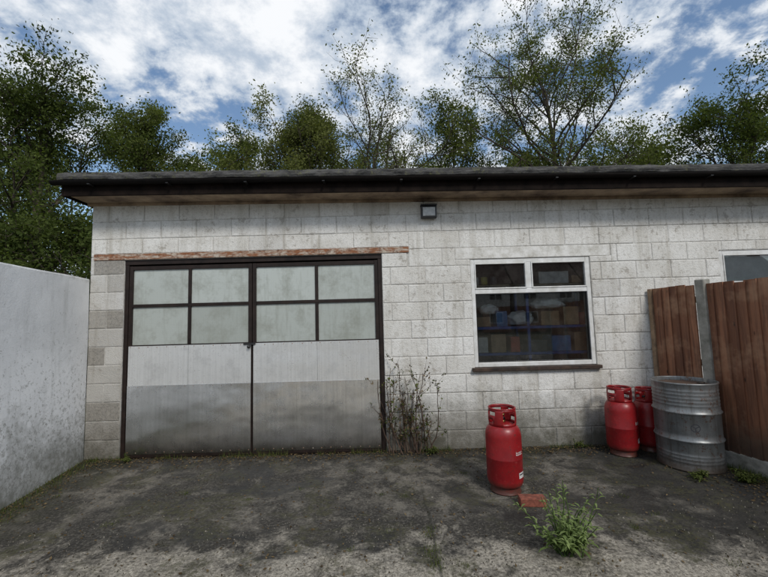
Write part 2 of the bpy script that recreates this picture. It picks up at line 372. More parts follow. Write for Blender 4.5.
# --- garage doors
D=empty('garage_door'); D.parent=G
box('frame_left',-3.272,-3.225,.02,.12,0.0,2.39,M_BROWN,D)
box('frame_right',-.045,.005,.02,.12,0.0,2.39,M_BROWN,D)
box('frame_head',-3.272,.005,.016,.12,2.392,2.452,M_BROWN,D)
prng=random.Random(12)
def leaf(nm,xa,xb,xm):
    Lf=empty(nm); Lf.parent=D
    w=.045
    box('stile_a',xa,xa+w,.028,.075,.02,2.375,M_BROWN,Lf); box('stile_b',xb-w,xb,.028,.075,.02,2.375,M_BROWN,Lf)
    box('top_rail',xa+w,xb-w,.030,.073,2.325,2.373,M_BROWN,Lf)
    box('mid_rail',xa+w,xb-w,.030,.073,1.845,1.885,M_BROWN,Lf)
    box('lower_rail',xa+w,xb-w,.034,.073,1.335,1.37,M_BROWN,Lf)
    box('mullion_top',xm-.02,xm+.02,.032,.071,1.886,2.324,M_BROWN,Lf)
    box('mullion_low',xm-.02,xm+.02,.032,.071,1.371,1.844,M_BROWN,Lf)
    for (a,b) in ((xa+w,xm-.02),(xm+.02,xb-w)):
        for (c,d) in ((1.886,2.324),(1.371,1.844)):
            o=box('pane',a,b,.050,.056,c,d,M_PANE,Lf,0)
            at=o.data.attributes.new('tone','FLOAT_COLOR','POINT'); tv=prng.random() if c>1.5 else prng.random()*.6; at.data.foreach_set('color',[tv,0,0,1]*8)
    def sheet(nm,a,b,c,d,y,m,tilt):
        box(nm,a-(a+b)/2,b-(a+b)/2,-.0013,.0013,c-(c+d)/2,d-(c+d)/2,m,Lf,.0008,loc=((a+b)/2,y,(c+d)/2),rot=(tilt,0,prng.uniform(-.002,.002)))
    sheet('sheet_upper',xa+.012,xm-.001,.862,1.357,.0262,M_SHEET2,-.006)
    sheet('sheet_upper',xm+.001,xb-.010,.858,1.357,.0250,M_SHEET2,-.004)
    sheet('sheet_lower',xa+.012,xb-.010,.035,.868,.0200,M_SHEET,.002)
    box('bottom_rail',xa,xb,.024,.07,.002,.034,M_BROWN,Lf,.003)
    rr=random.Random(int(xa*100))
    V=[];F=[]
    for (zz) in (1.34,.85,.06):
        n=14
        for i in range(n):
            x=xa+.03+(xb-xa-.06)*i/(n-1)+rr.uniform(-.01,.01); z=zz+rr.uniform(-.004,.004); k=len(V)
            V.append((x,.0145 if zz<1 else .0195,z))
            for j in range(6): V.append((x+.006*math.cos(j*math.pi/3),.0195 if zz<.9 else .0245,z+.006*math.sin(j*math.pi/3)))
            for j in range(6): F.append((k,k+1+j,k+1+(j+1)%6))
    mesh_obj('nails',V,F,M_RUST,Lf,smooth=True)
leaf('door_leaf_a',-3.222,-1.66,-2.455)
leaf('door_leaf_b',-1.652,-.048,-.835)
box('hasp',-1.76,-1.61,.008,.018,1.338,1.362,M_BLACK,D,.002)
lathe('padlock',[(0,-.015),(.02,-.015),(.022,0),(.018,.015),(0,.015)],M_BLACK,D,16,loc=(-1.69,-.002,1.315),rot=(math.pi/2,0,0))
box('door_backing',-3.2,-.06,.40,.42,.02,2.4,M_BLACK,D,0)
box('threshold',-3.27,0.0,-.012,.14,-.02,.006,M_FASCIA,G,.002)
# --- windows
def window(nm,x0,x1,z0,z1,zt,xm):
    W=empty(nm); W.parent=G
    w=.055; ya,yb=.012,.075
    box('jamb_l',x0+.004,x0+w,ya,yb,z0+.05,z1-.006,M_UPVC,W,.006); box('jamb_r',x1-w,x1-.004,ya,yb,z0+.05,z1-.006,M_UPVC,W,.006)
    box('head',x0+w,x1-w,ya+.001,yb,z1-w,z1-.006,M_UPVC,W,.006); box('bottom',x0+w,x1-w,ya+.001,yb,z0+.05,z0+.05+w,M_UPVC,W,.006)
    box('transom',x0+w,x1-w,ya+.002,yb,zt-.03,zt+.03,M_UPVC,W,.006)
    box('mullion',xm-.032,xm+.032,ya+.003,yb,zt+.03,z1-w,M_UPVC,W,.006)
    for (a,b) in ((x0+w,xm-.032),(xm+.032,x1-w)):
        c,d=zt+.03,z1-w; s=.016
        box('sash',a,a+s,ya-.008,ya+.04,c,d,M_UPVC,W,.004); box('sash',b-s,b,ya-.008,ya+.04,c,d,M_UPVC,W,.004)
        box('sash',a+s,b-s,ya-.007,ya+.04,c,c+s,M_UPVC,W,.004); box('sash',a+s,b-s,ya-.007,ya+.04,d-s,d,M_UPVC,W,.004)
        mesh_obj('glass',[(a+s,ya+.02,c+s),(b-s,ya+.02,c+s),(b-s,ya+.02,d-s),(a+s,ya+.02,d-s)],[(0,1,2,3)],M_GLASS,W)
    c,d=z0+.05+w,zt-.03; a,b=x0+w,x1-w; s=.010
    box('bead',a,a+s,ya+.012,ya+.04,c,d,M_BLACK,W,.002); box('bead',b-s,b,ya+.012,ya+.04,c,d,M_BLACK,W,.002)
    box('bead',a+s,b-s,ya+.012,ya+.04,c,c+s,M_BLACK,W,.002); box('bead',a+s,b-s,ya+.012,ya+.04,d-s,d,M_BLACK,W,.002)
    mesh_obj('glass',[(a+s,ya+.03,c+s),(b-s,ya+.03,c+s),(b-s,ya+.03,d-s),(a+s,ya+.03,d-s)],[(0,1,2,3)],M_GLASS,W)
    box('sill',x0-.035,x1+.035,-.055,.075,z0+.004,z0+.048,M_SILL,W,.006)
window('window',*WIN,1.93,1.885)
window('window_east',*WIN2,1.93,5.1)
W2=bpy.data.objects['window_east']
box('roller_blind',4.40,5.84,.056,.060,1.2,2.30,simple('blind_fabric',(.85,.86,.86),.8,var=.10,bump=0),W2,0)

# --- interior storage seen through the glass
S=empty('storage_shelf')
M_BLUE=simple('blue_steel',(.03,.10,.40),.45,bump=0); M_CARD=simple('cardboard',(.50,.33,.18),.85,var=.25,bump=0); M_BAG=simple('white_plastic_bag',(.80,.81,.82),.35,bump=0,var=.12)
SY=.20
for x in (1.05,1.9,2.78):
    for y in (SY,SY+.44): box('upright',x,x+.035,y,y+.035,.02,2.0,M_BLUE,S,.003)
for z in (.55,1.10,1.44,): box('shelf',1.05,2.82,SY-.008,SY+.48,z,z+.035,M_BLUE,S,.003)
rr=random.Random(11)
def card(x,z,w,d,h,m,y=SY+.03,a=0): 
    box('stored_box',-w/2,w/2,0,d,0,h,m,S,.004,loc=(x,y,z+.036),rot=(0,0,a))
M_COLS=[simple('pack_%d'%i,c,.5,bump=0) for i,c in enumerate([(.5,.08,.05),(.08,.22,.50),(.55,.48,.12),(.6,.6,.6),(.06,.06,.07),(.40,.26,.15)])]
for (x,z,w,h,m) in ((2.22,1.44,.24,.19,M_CARD),(2.50,1.44,.20,.24,M_CARD),(2.66,1.44,.09,.16,M_COLS[0]),(2.05,1.10,.22,.15,M_COLS[4]),(1.25,1.10,.26,.2,M_COLS[3]),(1.52,1.10,.2,.24,M_COLS[5]),(1.74,1.10,.12,.2,M_COLS[0]),
                   (2.35,1.10,.25,.2,M_COLS[1]),(2.62,1.10,.2,.24,M_COLS[5]),
                   (1.3,1.44,.26,.13,M_COLS[5]),(1.58,1.44,.14,.2,M_COLS[1]),(1.3,.55,.3,.3,M_CARD),(2.4,.55,.4,.3,M_COLS[3])):
    card(x,z,w,.3,h,m,a=rr.uniform(-.12,.12))
import bmesh
def bag(x,y,z,s,m,seed):
    bm=bmesh.new(); bmesh.ops.create_icosphere(bm,subdivisions=4,radius=1)
    for vv in bm.verts:
        n=mnoise.noise(vv.co*2.2+Vector((seed,0,0)))*.22+mnoise.noise(vv.co*6+Vector((seed,3,0)))*.12
        vv.co*= (1+n); vv.co.z=max(vv.co.z,-.7); vv.co=Vector((vv.co.x*s[0],vv.co.y*s[1],vv.co.z*s[2]))
    me=bpy.data.meshes.new('stored_bag'); bm.to_mesh(me); bm.free(); me.materials.append(m)
    me.polygons.foreach_set('use_smooth',[True]*len(me.polygons))
    o=bpy.data.objects.new('stored_bag',me); o.location=(x,y,z); o.parent=S; COL.objects.link(o)
bag(1.86,SY+.17,1.57,(.17,.14,.11),M_BAG,1); bag(2.25,SY+.18,1.76,(.22,.14,.08),M_BAG,2); bag(1.45,SY+.2,1.70,(.12,.12,.08),M_BAG,7)
for i,(x,m) in enumerate(((1.26,3),(1.38,2),(1.50,4))):
    lathe('paint_tin',[(0,0),(.045,0),(.045,.10),(.04,.105),(0,.105)],M_COLS[m],S,24,loc=(x,SY+.08,2.035))
box('top_shelf',1.05,2.82,SY,SY+.3,2.005,2.03,M_TIMBER,S,.003)
card(2.3,1.995,.4,.2,.16,M_COLS[3]); card(2.62,1.995,.16,.2,.1,M_CARD)

# --- wall light
Lt=empty('security_light')
box('housing',-.10,.10,-.085,-.01,-.08,.08,M_BLACK,Lt,.012); box('lens',-.078,.078,-.092,-.084,-.055,.055,simple('lamp_lens',(.50,.51,.50),.25,bump=0),Lt,.003)
box('cap',-.105,.105,-.10,-.008,.081,.098,M_BLACK,Lt,.004); box('bracket',-.03,.03,-.01,.0,-.05,.05,M_BLACK,Lt,0)
Lt.location=(.624,-.004,2.960)

# ------------------------------------------------------------------ white side wall
def strip(nm,p0,p1,th,z0,z1,mat,side=1,n=60):
    d=Vector((p1[0]-p0[0],p1[1]-p0[1],0)); L=d.length; d.normalize(); nrm=Vector((d.y,-d.x,0))*side
    V=[];F=[]; m=14
    for i in range(n+1):
        s=L*i/n
        top=z1+.010*mnoise.noise(Vector((s*1.3,5,0)))
        prof=[(0,z0+(top-.02-z0)*j/(m-3)) for j in range(m-2)]+[(.006,top-.005),(.03,top),(th,top),(th,z0)]
        for (o,z) in prof:
            off=o+ (.012*mnoise.noise(Vector((s*1.1,z*1.1,1))) if o<.01 else 0)
            p=Vector((p0[0],p0[1],0))+d*s+nrm*off; V.append((p.x,p.y,z))
    m2=m+2
    for i in range(n):
        for k in range(m2-1):
            a=i*m2+k; F.append((a,a+m2,a+m2+1,a+1))
    F.append(tuple(range(m2))); F.append(tuple(n*m2+k for k in range(m2))[::-1])
    return mesh_obj(nm,V,F,mat,smooth=False)
strip('white_wall',(-3.702,-.004),(-2.35,-7.6),.22,-.03,2.225,M_RENDER,side=1)

# ------------------------------------------------------------------ fence
Fn=empty('wooden_fence')
p0=Vector((3.385,-.02,0)); dv=Vector((.255,-1,0)).normalized(); nv=Vector((dv.y,-dv.x,0))
if nv.x>0: nv=-nv
def fbox(nm,s0,s1,o0,o1,z0,z1,mat,bev=.003):
    c=[p0+dv*s+nv*o for s,o in ((s0,o0),(s1,o0),(s1,o1),(s0,o1))]
    V=[(q.x,q.y,z) for z in (z0,z1) for q in c]
    o=mesh_obj(nm,V,[(3,2,1,0),(4,5,6,7),(0,1,5,4),(1,2,6,5),(2,3,7,6),(3,0,4,7)],mat,Fn)
    if bev: m=o.modifiers.new('b','BEVEL'); m.width=bev
    return o
fbox('end_batten',0.0,.05,-.03,.03,.0,1.90,M_TIMBER)
posts=[.64,2.60,4.56,6.5]
V=[];F=[];A=[]
rg=random.Random(3)
s=.052
while s<6.4:
    if any(p-.06<s+.05<p+.05 for p in posts): s+=.02; continue
    w=.118; e1=s+w
    for p in posts:
        if s<p<e1+.05: e1=min(e1,p-.052)
    tone=rg.random(); zt=1.90+rg.uniform(-.012,.012); k=len(V); tw=rg.uniform(-.003,.005)
    pts=[(s,.006),(e1,.024+tw),(e1,.009),(s,-.002)]
    for z in (.155,zt):
        for (a,o) in pts:
            q=p0+dv*a+nv*o; V.append((q.x,q.y,z)); A.append((tone,0,0,1))
    F+=[(k+3,k+2,k+1,k),(k+4,k+5,k+6,k+7),(k,k+1,k+5,k+4),(k+1,k+2,k+6,k+5),(k+2,k+3,k+7,k+6),(k+3,k,k+4,k+7)]
    s+=.098
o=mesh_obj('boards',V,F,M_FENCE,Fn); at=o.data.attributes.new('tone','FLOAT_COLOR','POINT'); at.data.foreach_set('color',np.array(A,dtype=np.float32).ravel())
prev=.052
for p in posts:
    fbox('concrete_post',p-.05,p+.05,-.05,.05,-.02,1.955,M_POST,.008)
    fbox('gravel_board',prev,p-.052,-.02,.03,-.02,.15,M_POST,.005)
    for z in (.35,1.0,1.7): fbox('rail',prev,p-.052,-.045,-.004,z,z+.07,M_TIMBER,.003)
    prev=p+.052

# ------------------------------------------------------------------ gas cylinders
def arc_patch(nm,r,a0,a1,z0,z1,mat,parent,n=14):
    V=[];F=[]
    for i in range(n+1):
        a=a0+(a1-a0)*i/n
        V+= [(r*math.cos(a),r*math.sin(a),z0),(r*math.cos(a),r*math.sin(a),z1)]
    for i in range(n): F.append((2*i,2*i+2,2*i+3,2*i+1))
    return mesh_obj(nm,V,F,mat,parent,smooth=True)
def gas_cylinder(loc,rotz,sc=1):
    C=empty('gas_cylinder'); R=.163
    prof=[(.10,.055),(.128,.05),(.148,.062),(.159,.085),(.163,.115),(.163,.30),(.1642,.303),(.1642,.309),(.163,.312),(.163,.49),(.160,.525),(.150,.558),(.132,.585),(.105,.603),(.06,.613),(.0,.615)]
    lathe('body',prof,M_RED,C,64)
    lathe('foot_ring',[(.128,.075),(.132,.04),(.136,.004),(.140,0),(.130,0),(.126,.05)],M_RED,C,48)
    n=96; V=[];F=[]; zs=[.585,.618,.650,.690,.722,.745]
    for j,z in enumerate(zs):
        for i in range(n):
            a=2*math.pi*i/n; r=.120+.006*math.sin(math.pi*(z-.585)/.16)
            V.append((r*math.cos(a),r*math.sin(a),z))
    def hole(a,j):
        d=math.degrees(a)%360
        df=lambda c: abs((d-c+180)%360-180)
        if j in (1,2,3) and (df(270)<30 or df(90)<30): return True
        if j in (3,) and (df(0)<26 or df(180)<26): return True
        if j==1 and (df(0)<14 or df(180)<14): return True
        return False
    for j in range(len(zs)-1):
        for i in range(n):
            if hole(2*math.pi*(i+.5)/n,j): continue
            k=(i+1)%n; F.append((j*n+i,j*n+k,(j+1)*n+k,(j+1)*n+i))
    o=mesh_obj('collar',V,F,M_RED,C,smooth=True)
    m=o.modifiers.new('s','SOLIDIFY'); m.thickness=.006; m.offset=0
    lathe('rim',[(.113,.742),(.114,.751),(.120,.755),(.127,.751),(.127,.742),(.120,.738),(.113,.742)],M_RED,C,48)
    lathe('valve',[(0,.61),(.028,.61),(.028,.63),(.018,.635),(.018,.67),(.024,.675),(.024,.69),(.0,.695)],M_BRASS,C,20)
    lathe('valve_outlet',[(0,-.05),(.014,-.05),(.014,.05),(0,.05)],M_BLACK,C,14,loc=(0,.02,.652),rot=(math.pi/2,0,0))
    a=-math.pi/2
    arc_patch('safety_label',R+.0012,a+.25,a+.75,.145,.195,M_LABEL,C)
    arc_patch('safety_label_text',R+.0020,a+.3,a+.7,.172,.183,M_LABELR,C)
    x=a+.10
    for k,w in enumerate((.08,.09,.04,.10,.07)):
        h=.034 if k%2==0 else .026
        arc_patch('lettering',R+.0012,x,x+w*.28,.35,.35+h,M_LABEL,C,4); arc_patch('lettering',R+.0013,x+w*.28,x+w,.35,.358,M_LABEL,C,4); arc_patch('lettering',R+.0013,x+w*.28,x+w*.9,.368,.376,M_LABEL,C,4)
        x+=w*1.45
    C.location=loc; C.rotation_euler=(0,0,rotz); C.scale=(sc,sc,sc); return C
gas_cylinder((1.105,-1.13,.0),.30)
gas_cylinder((2.735,-.30,.0),.35)
gas_cylinder((3.13,-.19,.0),1.9,.94)

# ------------------------------------------------------------------ steel drum
B=empty('steel_drum'); R=.288; H=.875
prof=[(0,.012),(R-.012,.012),(R-.010,0),(R+.004,0),(R+.006,.008),(R+.004,.018),(R,.024)]
def hoop(z,h,w): return [(R,z-w),(R+h*.6,z-w*.5),(R+h,z),(R+h*.6,z+w*.5),(R,z+w)]
z=.06
for k in range(4): prof+= [(R,z),(R-.005,z+.012),(R,z+.024)]; z+=.034
prof+=hoop(.30,.014,.018); 
prof+=[(R,.345),(R-.003,.355),(R,.365)]+hoop(.575,.014,.018)
z=.62
for k in range(6): prof+= [(R,z),(R-.005,z+.012),(R,z+.024)]; z+=.036
prof+=[(R,.852),(R+.004,.858),(R+.007,.866),(R+.004,.875),(R-.008,.875),(R-.010,.866),(R-.011,.82)]
lathe('drum_shell',prof,M_DRUM,B,72)
lathe('drum_lid',[(R-.0115,.832),(R-.02,.828),(R-.04,.832),(.1,.833),(0,.833)],M_DRUMTOP,B,72)
lathe('bung',[(0,0),(.035,0),(.035,.014),(.03,.018),(0,.018)],M_DRUM,B,24,loc=(.16,.08,.833)); lathe('bung_small',[(0,0),(.018,0),(.018,.012),(0,.014)],M_DRUM,B,20,loc=(-.18,-.06,.833))
def on_shell(pts,faces,nm,mat):
    V=[(math.cos(a)*(R+.0016),math.sin(a)*(R+.0016),z) for a,z in pts]; mesh_obj(nm,V,faces,mat,B)
ca=-math.pi/2+.12; cz=.44
pts=[];fc=[];n=32
for i in range(n):
    a=2*math.pi*i/n
    for r in (.034,.040): pts.append((ca+r*math.cos(a)/R,cz+r*math.sin(a)))
for i in range(n): k=(i+1)%n; fc.append((2*i,2*i+1,2*k+1,2*k))
on_shell(pts,fc,'stencil_ring',M_LABELR)
pts=[];fc=[]
for q in range(3):
    a=-math.pi/2+q*2*math.pi/3; dx,dz=math.cos(a),math.sin(a); px,pz=-dz,dx; k=len(pts)
    for (s,w) in ((.0,-.004),(.0,.004),(.035,.004),(.035,-.004)): pts.append((ca+(dx*s+px*w)/R,cz+dz*s+pz*w))
    fc.append((k,k+1,k+2,k+3))
on_shell(pts,fc,'stencil_spokes',M_LABELR)
B.location=(3.215,-.665,.0); B.rotation_euler=(0,0,-.55)

# ------------------------------------------------------------------ brick
o=box('red_brick',-.1075,.1075,-.051,.051,0,.065,M_BRICK,None,.005); o.location=(1.235,-1.43,.0); o.rotation_euler=(0,0,-.10)

# ------------------------------------------------------------------ vegetation
class Tubes:
    def __init__(s): s.V=[];s.F=[]
    def add(s,pts,rads,n=4):
        k=len(s.V)
        for i,p in enumerate(pts):
            d=(pts[min(i+1,len(pts)-1)]-pts[max(i-1,0)])
            if d.length<1e-6: d=Vector((0,0,1))
            d.normalize(); u=d.cross(Vector((.31,.95,.07))); 
            if u.length<.05: u=d.cross(Vector((1,0,0)))
            u.normalize(); w=d.cross(u)
            for j in range(n):
                a=2*math.pi*j/n; q=p+(u*math.cos(a)+w*math.sin(a))*rads[i]; s.V.append((q.x,q.y,q.z))
        for i in range(len(pts)-1):
            for j in range(n):
                m=(j+1)%n; s.F.append((k+i*n+j,k+i*n+m,k+(i+1)*n+m,k+(i+1)*n+j))
def path(rg,p,d,L,n,wander,up):
    pts=[p.copy()]; d=d.normalized()
    for i in range(n):
        d=(d+Vector((rg.gauss(0,wander),rg.gauss(0,wander),rg.gauss(0,wander)+up))).normalized()
        p=p+d*(L/n); pts.append(p.copy())
    return pts
def at_path(pts,t):
    x=t*(len(pts)-1); i=min(int(x),len(pts)-2); return pts[i].lerp(pts[i+1],x-i),(pts[i+1]-pts[i]).normalized()
def leaves_mesh(name,C,size,mat,parent,seed,asp=.5,flat=0.,tone=None):
    r=np.random.default_rng(seed); n=len(C)
    if n==0: return
    d=r.normal(size=(n,3)); d[:,2]-=.3; d/=np.linalg.norm(d,axis=1)[:,None]
    e=r.normal(size=(n,3)); 
    if flat: e[:,2]*=(1-flat); d[:,2]*=(1-flat); d/=np.linalg.norm(d,axis=1)[:,None]
    e-=d*(e*d).sum(1)[:,None]; e/=np.linalg.norm(e,axis=1)[:,None]
    L=(size*r.uniform(.6,1.3,n))[:,None]; 
    V=np.empty((n,4,3)); V[:,0]=C-d*L*.5; V[:,1]=C+e*L*asp*.5; V[:,2]=C+d*L*.5; V[:,3]=C-e*L*asp*.5
    me=bpy.data.meshes.new(name); me.vertices.add(n*4); me.vertices.foreach_set('co',V.astype(np.float32).ravel())
    me.loops.add(n*4); me.loops.foreach_set('vertex_index',np.arange(n*4,dtype=np.int32)); me.polygons.add(n)
    me.polygons.foreach_set('loop_start',np.arange(0,n*4,4,dtype=np.int32)); me.update(calc_edges=True)
    tn=r.uniform(0,1,n) if tone is None else np.clip(tone+r.normal(0,.2,n),0,1)
    c=np.zeros((n,4,4),dtype=np.float32); c[:,:,0]=tn[:,None]; c[:,:,3]=1
    a=me.attributes.new('tone','FLOAT_COLOR','POINT'); a.data.foreach_set('color',c.ravel())
    me.materials.append(mat); o=bpy.data.objects.new(name,me); COL.objects.link(o); o.parent=parent; return o
def tree_parts(T,LC,LT,rg,base,H,R,cb,n1,n2,n3,nl,r0,lean=(0,0),spread=.14,updir=.5,droop=0.):
    base=Vector(base)
    tr=path(rg,base,Vector((lean[0],lean[1],1)),H*.9,12,.05,.03)
    T.add(tr,[r0*(1-.9*i/12)+.012 for i in range(13)],8)
    for i in range(n1):
        t=cb+(1-cb)*((i+rg.random())/n1)**.85; t=min(t,.99)
        p,d=at_path(tr,t); az=i*2.4+rg.uniform(-.5,.5)
        tt=(t-cb)/(1-cb); prof=.45+.75*math.sin(math.pi*min(1,.2+.62*tt)); L=R*prof*rg.uniform(.65,1.25)
        el=updir+tt*.7+rg.uniform(-.2,.2)
        dd=Vector((math.cos(az)*math.cos(el),math.sin(az)*math.cos(el),math.sin(el)))
        a=path(rg,p,dd,L,6,.16,.05-droop); ra=max(.018,r0*(1-.85*t)*.55); T.add(a,[ra*(1-.8*k/6)+.005 for k in range(7)],5)
        for j in range(n2):
            t2=.25+.75*(j+rg.random())/n2; q,d2=at_path(a,min(t2,.99)); v=Vector((rg.gauss(0,1),rg.gauss(0,1),rg.gauss(.25,.8)))
            b=path(rg,q,(d2*.8+v.normalized()),L*.42*rg.uniform(.6,1.2)*(1.15-.4*t2),4,.2,.04-droop); rb=ra*.38; T.add(b,[rb*(1-.75*k/4)+.003 for k in range(5)],3)
            clump=rg.random()**1.2
            for m in range(n3):
                t3=.2+.8*(m+rg.random())/n3; q3,d3=at_path(b,min(t3,.99)); v=Vector((rg.gauss(0,1),rg.gauss(0,1),rg.gauss(.2,.8)))
                c=path(rg,q3,d3*.6+v.normalized(),L*.17*rg.uniform(.6,1.3)+.12,2,.25,.02-droop*1.6); T.add(c,[.006,.004,.0025],3)
                k=max(0,int(nl*1.35*rg.uniform(.3,1.5)*(0.32+clump)))
                for _ in range(k):
                    s=rg.random(); w,_d=at_path(c,min(s,.99)); LC.append((w.x+rg.gauss(0,spread),w.y+rg.gauss(0,spread),w.z+rg.gauss(0,spread*.8))); LT.append(.15+.75*clump)
def make_tree(name,seed,base,H,R,cb=.25,n1=18,n2=6,n3=5,nl=28,r0=.16,mat=M_LEAF,size=.085,**k):
    rg=random.Random(seed); P=empty(name); T=Tubes(); LC=[];LT=[]
    tree_parts(T,LC,LT,rg,base,H,R,cb,n1,n2,n3,nl,r0,**k)
    mesh_obj('trunk_and_limbs',T.V,T.F,M_BARK,P,smooth=True)
    leaves_mesh('foliage',np.array(LC),size,mat,P,seed,tone=np.array(LT)); return len(LC)
cnt=0
Y=lambda d:d-4.81
cnt+=make_tree('deciduous_tree',1,(-9.2,Y(10),0),8.1,2.2,cb=.10,n1=28,nl=46,mat=M_LEAF2,size=.09,r0=.17,spread=.16)
cnt+=make_tree('deciduous_tree',2,(-9.1,Y(15),0),10.4,1.8,cb=.35,n1=24,nl=40,mat=M_LEAF,size=.11,r0=.15,spread=.16)
cnt+=make_tree('deciduous_tree',3,(-6.7,Y(15.5),0),9.4,1.6,cb=.35,n1=16,nl=32,mat=M_LEAF,size=.11,r0=.13,spread=.16)
cnt+=make_tree('deciduous_tree',4,(-4.3,Y(14),0),9.3,2.1,cb=.3,n1=26,nl=34,mat=M_LEAF3,size=.10,r0=.15,updir=.75,spread=.16)
cnt+=make_tree('deciduous_tree',14,(-2.3,Y(14),0),9.3,2.0,cb=.3,n1=22,nl=34,mat=M_LEAF3,size=.10,r0=.13,updir=.6,spread=.16)
cnt+=make_tree('willow_tree',5,(.7,Y(13),0),8.6,2.7,cb=.35,n1=22,n2=7,nl=19,mat=M_LEAF3,size=.08,r0=.20,updir=.3,lean=(.05,0))
cnt+=make_tree('deciduous_tree',6,(6.2,Y(13),0),10.6,3.3,cb=.40,n1=28,n2=7,nl=32,mat=M_LEAF,size=.085,r0=.20,spread=.14)
cnt+=make_tree('deciduous_tree',7,(3.4,Y(16),0),9.8,2.3,cb=.35,n1=20,nl=32,mat=M_LEAF,size=.11,r0=.14,spread=.16)
cnt+=make_tree('deciduous_tree',8,(10.6,Y(15),0),8.6,2.5,cb=.3,n1=22,nl=34,mat=M_LEAF,size=.11,r0=.15,spread=.16)
cnt+=make_tree('deciduous_tree',9,(14.3,Y(14),0),8.6,2.9,cb=.25,n1=28,nl=44,mat=M_LEAF2,size=.11,r0=.17,spread=.17)
cnt+=make_tree('deciduous_tree',10,(-13.5,Y(12),0),8.8,2.5,cb=.2,n1=18,nl=36,mat=M_LEAF2,size=.13,r0=.17,spread=.2)
P=empty('distant_trees'); T=Tubes(); LC=[];LT=[]; rg=random.Random(77)
for i in range(19):
    x=-26+i*3.0+rg.uniform(-1,1); tree_parts(T,LC,LT,rg,(x,Y(20+rg.uniform(-1,3)),0),rg.uniform(9.8,11.8),2.5,.45,10,5,4,25,.15,spread=.25)
mesh_obj('trunks',T.V,T.F,M_BARK,P); leaves_mesh('foliage',np.array(LC),.17,M_LEAF,P,9,tone=np.array(LT))
cnt+=len(LC)
P=empty('hedge'); T=Tubes(); LC=[];LT=[]
for i in range(8):
    tree_parts(T,LC,LT,rg,(-12.5+i*1.1,Y(8.5+rg.uniform(-.5,.8)),0),rg.uniform(3.4,4.6),1.3,.08,13,5,4,32,.05,spread=.15)
mesh_obj('stems',T.V,T.F,M_BARK,P); leaves_mesh('foliage',np.array(LC),.09,M_LEAF2,P,19,tone=np.array(LT))
cnt+=len(LC)

P=empty('dry_shrub'); T=Tubes(); LC=[]; LG=[]; rg=random.Random(21)
for i in range(24):
    b=Vector((rg.uniform(.02,.62),rg.uniform(-.14,-.03),0)); L=rg.uniform(.45,1.15)*(1.0-.4*abs(b.x-.22))
    a=path(rg,b,Vector((rg.gauss(0,.22),rg.gauss(-.05,.1),1)),L,8,.11,.08); T.add(a,[.006*(1-.7*k/8)+.001 for k in range(9)],4)
    for j in range(8):
        q,d=at_path(a,rg.uniform(.15,.97)); c=path(rg,q,d+Vector((rg.gauss(0,.7),rg.gauss(0,.4),.3)),L*rg.uniform(.1,.28),4,.25,.03); T.add(c,[.0028,.0024,.002,.0015,.001],3)
        for _ in range(rg.choice([2,4,7,10])):
            w,_d=at_path(c,rg.uniform(.2,.99)); (LG if rg.random()<.45 else LC).append((w.x+rg.gauss(0,.012),w.y+rg.gauss(0,.012),w.z+rg.gauss(0,.012)))
mesh_obj('stems',T.V,T.F,M_TWIG,P); leaves_mesh('leaves',np.array(LC),.034,M_DRY,P,3); leaves_mesh('green_leaves',np.array(LG),.036,M_LEAF,P,4)

def weed(name,seed,loc,H,n,spreadv,mat,lw=.018,ll=.11):
    P=empty(name); T=Tubes(); V=[];F=[];A=[]; rg=random.Random(seed)
    for i in range(n):
        az=rg.uniform(0,6.283); tilt=spreadv*rg.random()**.7; h=H*rg.uniform(.5,1.)
        d=Vector((math.cos(az)*tilt,math.sin(az)*tilt,1)); a=path(rg,Vector((rg.gauss(0,.03),rg.gauss(0,.03),0)),d,h,6,.09,-.03)
        T.add(a,[.004*(1-.7*k/6)+.001 for k in range(7)],4)
        for j in range(16):
            t=.08+.92*j/16; q,dd=at_path(a,min(t,.99)); az2=j*2.4+rg.random(); e=Vector((math.cos(az2),math.sin(az2),rg.uniform(.2,.8))).normalized()
            L=ll*rg.uniform(.6,1.2)*(1.15-.7*t); W=lw*rg.uniform(.7,1.2)*(1.1-.5*t); side=e.cross(Vector((0,0,1))).normalized()
            k=len(V); tn=min(1,.2+.6*t+rg.uniform(-.2,.3))
            m1=q+e*L*.45+Vector((0,0,.004)); m2=q+e*L*.8-Vector((0,0,L*.12)); tip=q+e*L-Vector((0,0,L*.32))
            for w in (q,m1+side*W*.5,m1-side*W*.5,m2+side*W*.35,m2-side*W*.35,tip): V.append((w.x,w.y,max(w.z,.004))); A.append((tn,0,0,1))
            F+=[(k,k+2,k+1),(k+1,k+2,k+4,k+3),(k+3,k+4,k+5)]
    mesh_obj('stems',T.V,T.F,mat,P)
    o=mesh_obj('leaves',V,F,mat,P); a=o.data.attributes.new('tone','FLOAT_COLOR','POINT'); a.data.foreach_set('color',np.array(A,dtype=np.float32).ravel())
    P.location=loc; return P
weed('weed_plant',5,(1.20,-2.10,.0),.47,30,.95,M_WEED,.02,.115)
weed('weed_plant',6,(-3.1,-.10,.0),.10,6,1.1,M_LEAF,.014,.05)
weed('weed_plant',8,(2.35,-.06,.0),.12,7,1.1,M_LEAF,.014,.05)
weed('weed_plant',9,(3.35,-1.15,.0),.15,9,1.1,M_LEAF,.02,.08)
weed('weed_plant',12,(.55,-.12,.0),.15,8,1.1,M_LEAF,.014,.06)
weed('weed_plant',14,(3.0,-1.02,.0),.10,8,1.2,M_LEAF,.02,.07)

